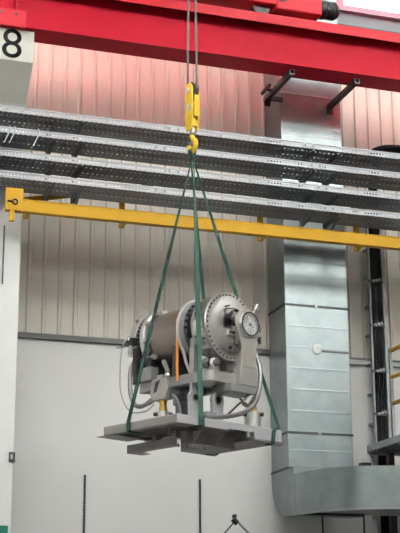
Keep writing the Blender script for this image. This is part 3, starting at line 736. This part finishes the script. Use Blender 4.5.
# eye lugs standing on the platform
def lug(x, y, zc, rr, thk, name='eye_lug'):
    p = [(y-rr*.8, 0), (y+rr*.8, 0)] + [(y+rr*math.cos(R(-20+220*k/16)), zc+rr*math.sin(R(-20+220*k/16))) for k in range(17)]
    q = MB().prism(p, 'X', x-thk/2, x+thk/2).build(name, 'lug_grey', v, bevel=.006)
    MB().lathe([(0, rr*.42), (.006, rr*.42)], (x+thk/2, y, zc), (1, 0, 0), 18).build('eye_hole', 'black', q)
    MB().lathe([(0, rr*.62), (.012, rr*.6), (.012, rr*.43), (0, rr*.43)], (x+thk/2, y, zc), (1, 0, 0), 20, closed=True).build('eye_bush', 'steel', q)
    return q
lug(FX-.36, AY-.42, .40, .115, .06)
lug(FX-.24, AY-.06, .39, .125, .06)
MB().bar((FX-.27, AY-.05, .40), (FX-.30, AY-.02, RH-.16), .10, .05, (1, 0, 0)).build('lug_arm', 'lug_grey', v)
MB().bar((FX-.38, AY-.42, .40), (FX-.40, AY-.40, RH-.14), .10, .05, (1, 0, 0)).build('lug_arm', 'lug_grey', v)
MB().box(FX-.52, FX-.14, AY-.36, AY-.16, 0, .18).build('lug_base', 'galv_dull', v, bevel=.008)
MB().lathe([(0, .10), (.04, .10), (.05, .085), (.42, .085), (.44, .11), (.62, .11)], (FX-.70, AY-.22, 0), (0, 0, 1), 20).build('pump_column', 'dark_steel', v)
MB().lathe([(0, .08), (.45, .08), (.46, .12), (.62, .12)], (FX-1.15, AY+.05, .0), (0, 0, 1), 20).build('pump_column', 'rail_grey', v)
# crank handle below the front plate
ck = MB().cyl((FX-.10, AY+.02, .16), (FX-.02, AY+.27, .40), .016, 8).build('crank_shaft', 'dark_steel', v)
MB().bar((FX-.05, AY+.24, .43), (FX+.02, AY+.31, .36), .03, .03).build('crank_head', 'black', ck)
MB().cyl((FX+.0, AY+.30, .34), (FX+.02, AY+.42, RH-.28), .07, 14).build('drain_pipe', 'steel_matt', v)
# hoses
def hose(pts, r, name='corrugated_hose', material='chrome_hose', n=9, rip=.09):
    m = MB(); m.tube(smooth_path(pts, n), r, 8, ripple=rip); return m.build(name, material, v)
hose([(FX-1.05, AY-.38, .42), (FX-.98, AY-.46, .22), (FX-.80, AY-.50, .10), (FX-.45, AY-.50, .05), (FX-.06, AY-.40, .06), (FX+.10, AY-.12, .10), (FX+.16, AY+.14, .19), (FX+.16, AY+.36, .36), (FX+.12, AY+.50, .62), (FX+.08, AY+.56, .92), (FX+.02, AY+.52, 1.18)], .036, n=12)
hose([(FX+.05, AY+.50, 1.10), (FX+.06, AY+.60, .95), (FX+.06, AY+.58, .70), (FX+.05, AY+.50, .50)], .020, 'thin_hose')
hose([(FX-1.74, AY-.25, 1.35), (FX-1.80, AY-.40, 1.10), (FX-1.72, AY-.50, .78), (FX-1.60, AY-.52, .48), (FX-1.42, AY-.52, .40), (FX-1.20, AY-.48, .50), (FX-1.08, AY-.44, .60)], .034, n=10)
hose([(FX-1.70, AY-.30, 1.20), (FX-1.78, AY-.44, .95), (FX-1.66, AY-.54, .60), (FX-1.50, AY-.55, .42), (FX-1.26, AY-.52, .42), (FX-1.12, AY-.46, .52)], .028, n=10)
hose([(FX-1.66, AY-.46, 1.55), (FX-1.74, AY-.62, 1.45), (FX-1.75, AY-.68, 1.05), (FX-1.72, AY-.68, .62), (FX-1.58, AY-.62, .34), (FX-1.30, AY-.56, .30), (FX-1.15, AY-.50, .40)], .012, 'signal_cable', 'steel_matt', 8, 0)
hose([(FX-.88, AY-.40, .52), (FX-.78, AY-.46, .50), (FX-.66, AY-.46, .38), (FX-.62, AY-.44, .16), (FX-.64, AY-.42, .02)], .016, 'signal_cable', 'rail_grey', 7, 0)
# valve cluster at the rear end
rcx = FX-1.68
q = MB().box(rcx-.06, rcx+.08, AY-.58, AY-.46, AXH-.10, AXH+.02).build('rear_valve', 'dark_steel', v, bevel=.008)
MB().lathe([(0, .035), (.10, .035)], (rcx, AY-.54, AXH-.28), (0, 0, 1), 12).build('rear_valve', 'steel', v)
MB().lathe([(0, .028), (.24, .028)], (rcx+.02, AY-.55, AXH-.24), (0, 0, 1), 10).build('valve_pipe', 'steel_matt', v)
MB().bar((rcx+.02, AY-.58, AXH-.12), (rcx-.08, AY-.76, AXH-.16), .014, .014).build('lever', 'black', v)
MB().lathe([(0, .03), (.05, .03), (.07, .02)], (rcx, AY-.56, AXH-.02), (0, 0, 1), 10).build('valve_cap', 'polished', v)
MB().lathe([(0, .03), (.05, .02)], (FX-1.69, -.38, .30), (0, -.6, .8), 10).build('lifting_eye', 'polished', rf)
MB().box(FX-1.66, FX-1.56, AY-.50, AY-.42, RH-.0, AXH-.15).build('rear_bracket', 'dark_steel', v)
MB().box(FX-1.55, FX-1.47, AY-.44, AY+.44, RH-.02, RH+.30).build('rear_stand', 'dark_steel', v)

# ------------------------------------------------------------------ orange strap
def vl(x, y, z): return vo+ex*x+ey*y+Vector((0, 0, z))
os_ = MB(); n = 12; pts = []
pts = [vl(FX-.67, AY-.474, AXH+.17-k*.098) for k in range(11)]
os_.ribbon(pts, [ex]*len(pts), .052, .008)
tag(os_.build('ratchet_strap', 'orange'), 'bright orange webbing strap hanging down the side of the vessel', 'strap')

# lamp arm
q = la
MB().cyl((-.30, 0, 0), (.03, 0, .36), .012, 8).build('lower_rod', 'dark_steel', q)
MB().cyl((.03, 0, .40), (.42, 0, .02), .022, 10).build('upper_tube', 'galv', q)
MB().lathe([(-.05, .05), (.05, .05)], (.03, 0, .36), (1, 0, -.9), 16).build('pivot', 'black', q)
MB().lathe([(-.03, .035), (.03, .035)], (.02, 0, .44), (0, 1, 0), 14).build('pivot_knob', 'black', q)
MB().cyl((-.30, 0, -3.2), (-.30, 0, .01), .02, 8).build('stand_pole', 'dark_steel', q)
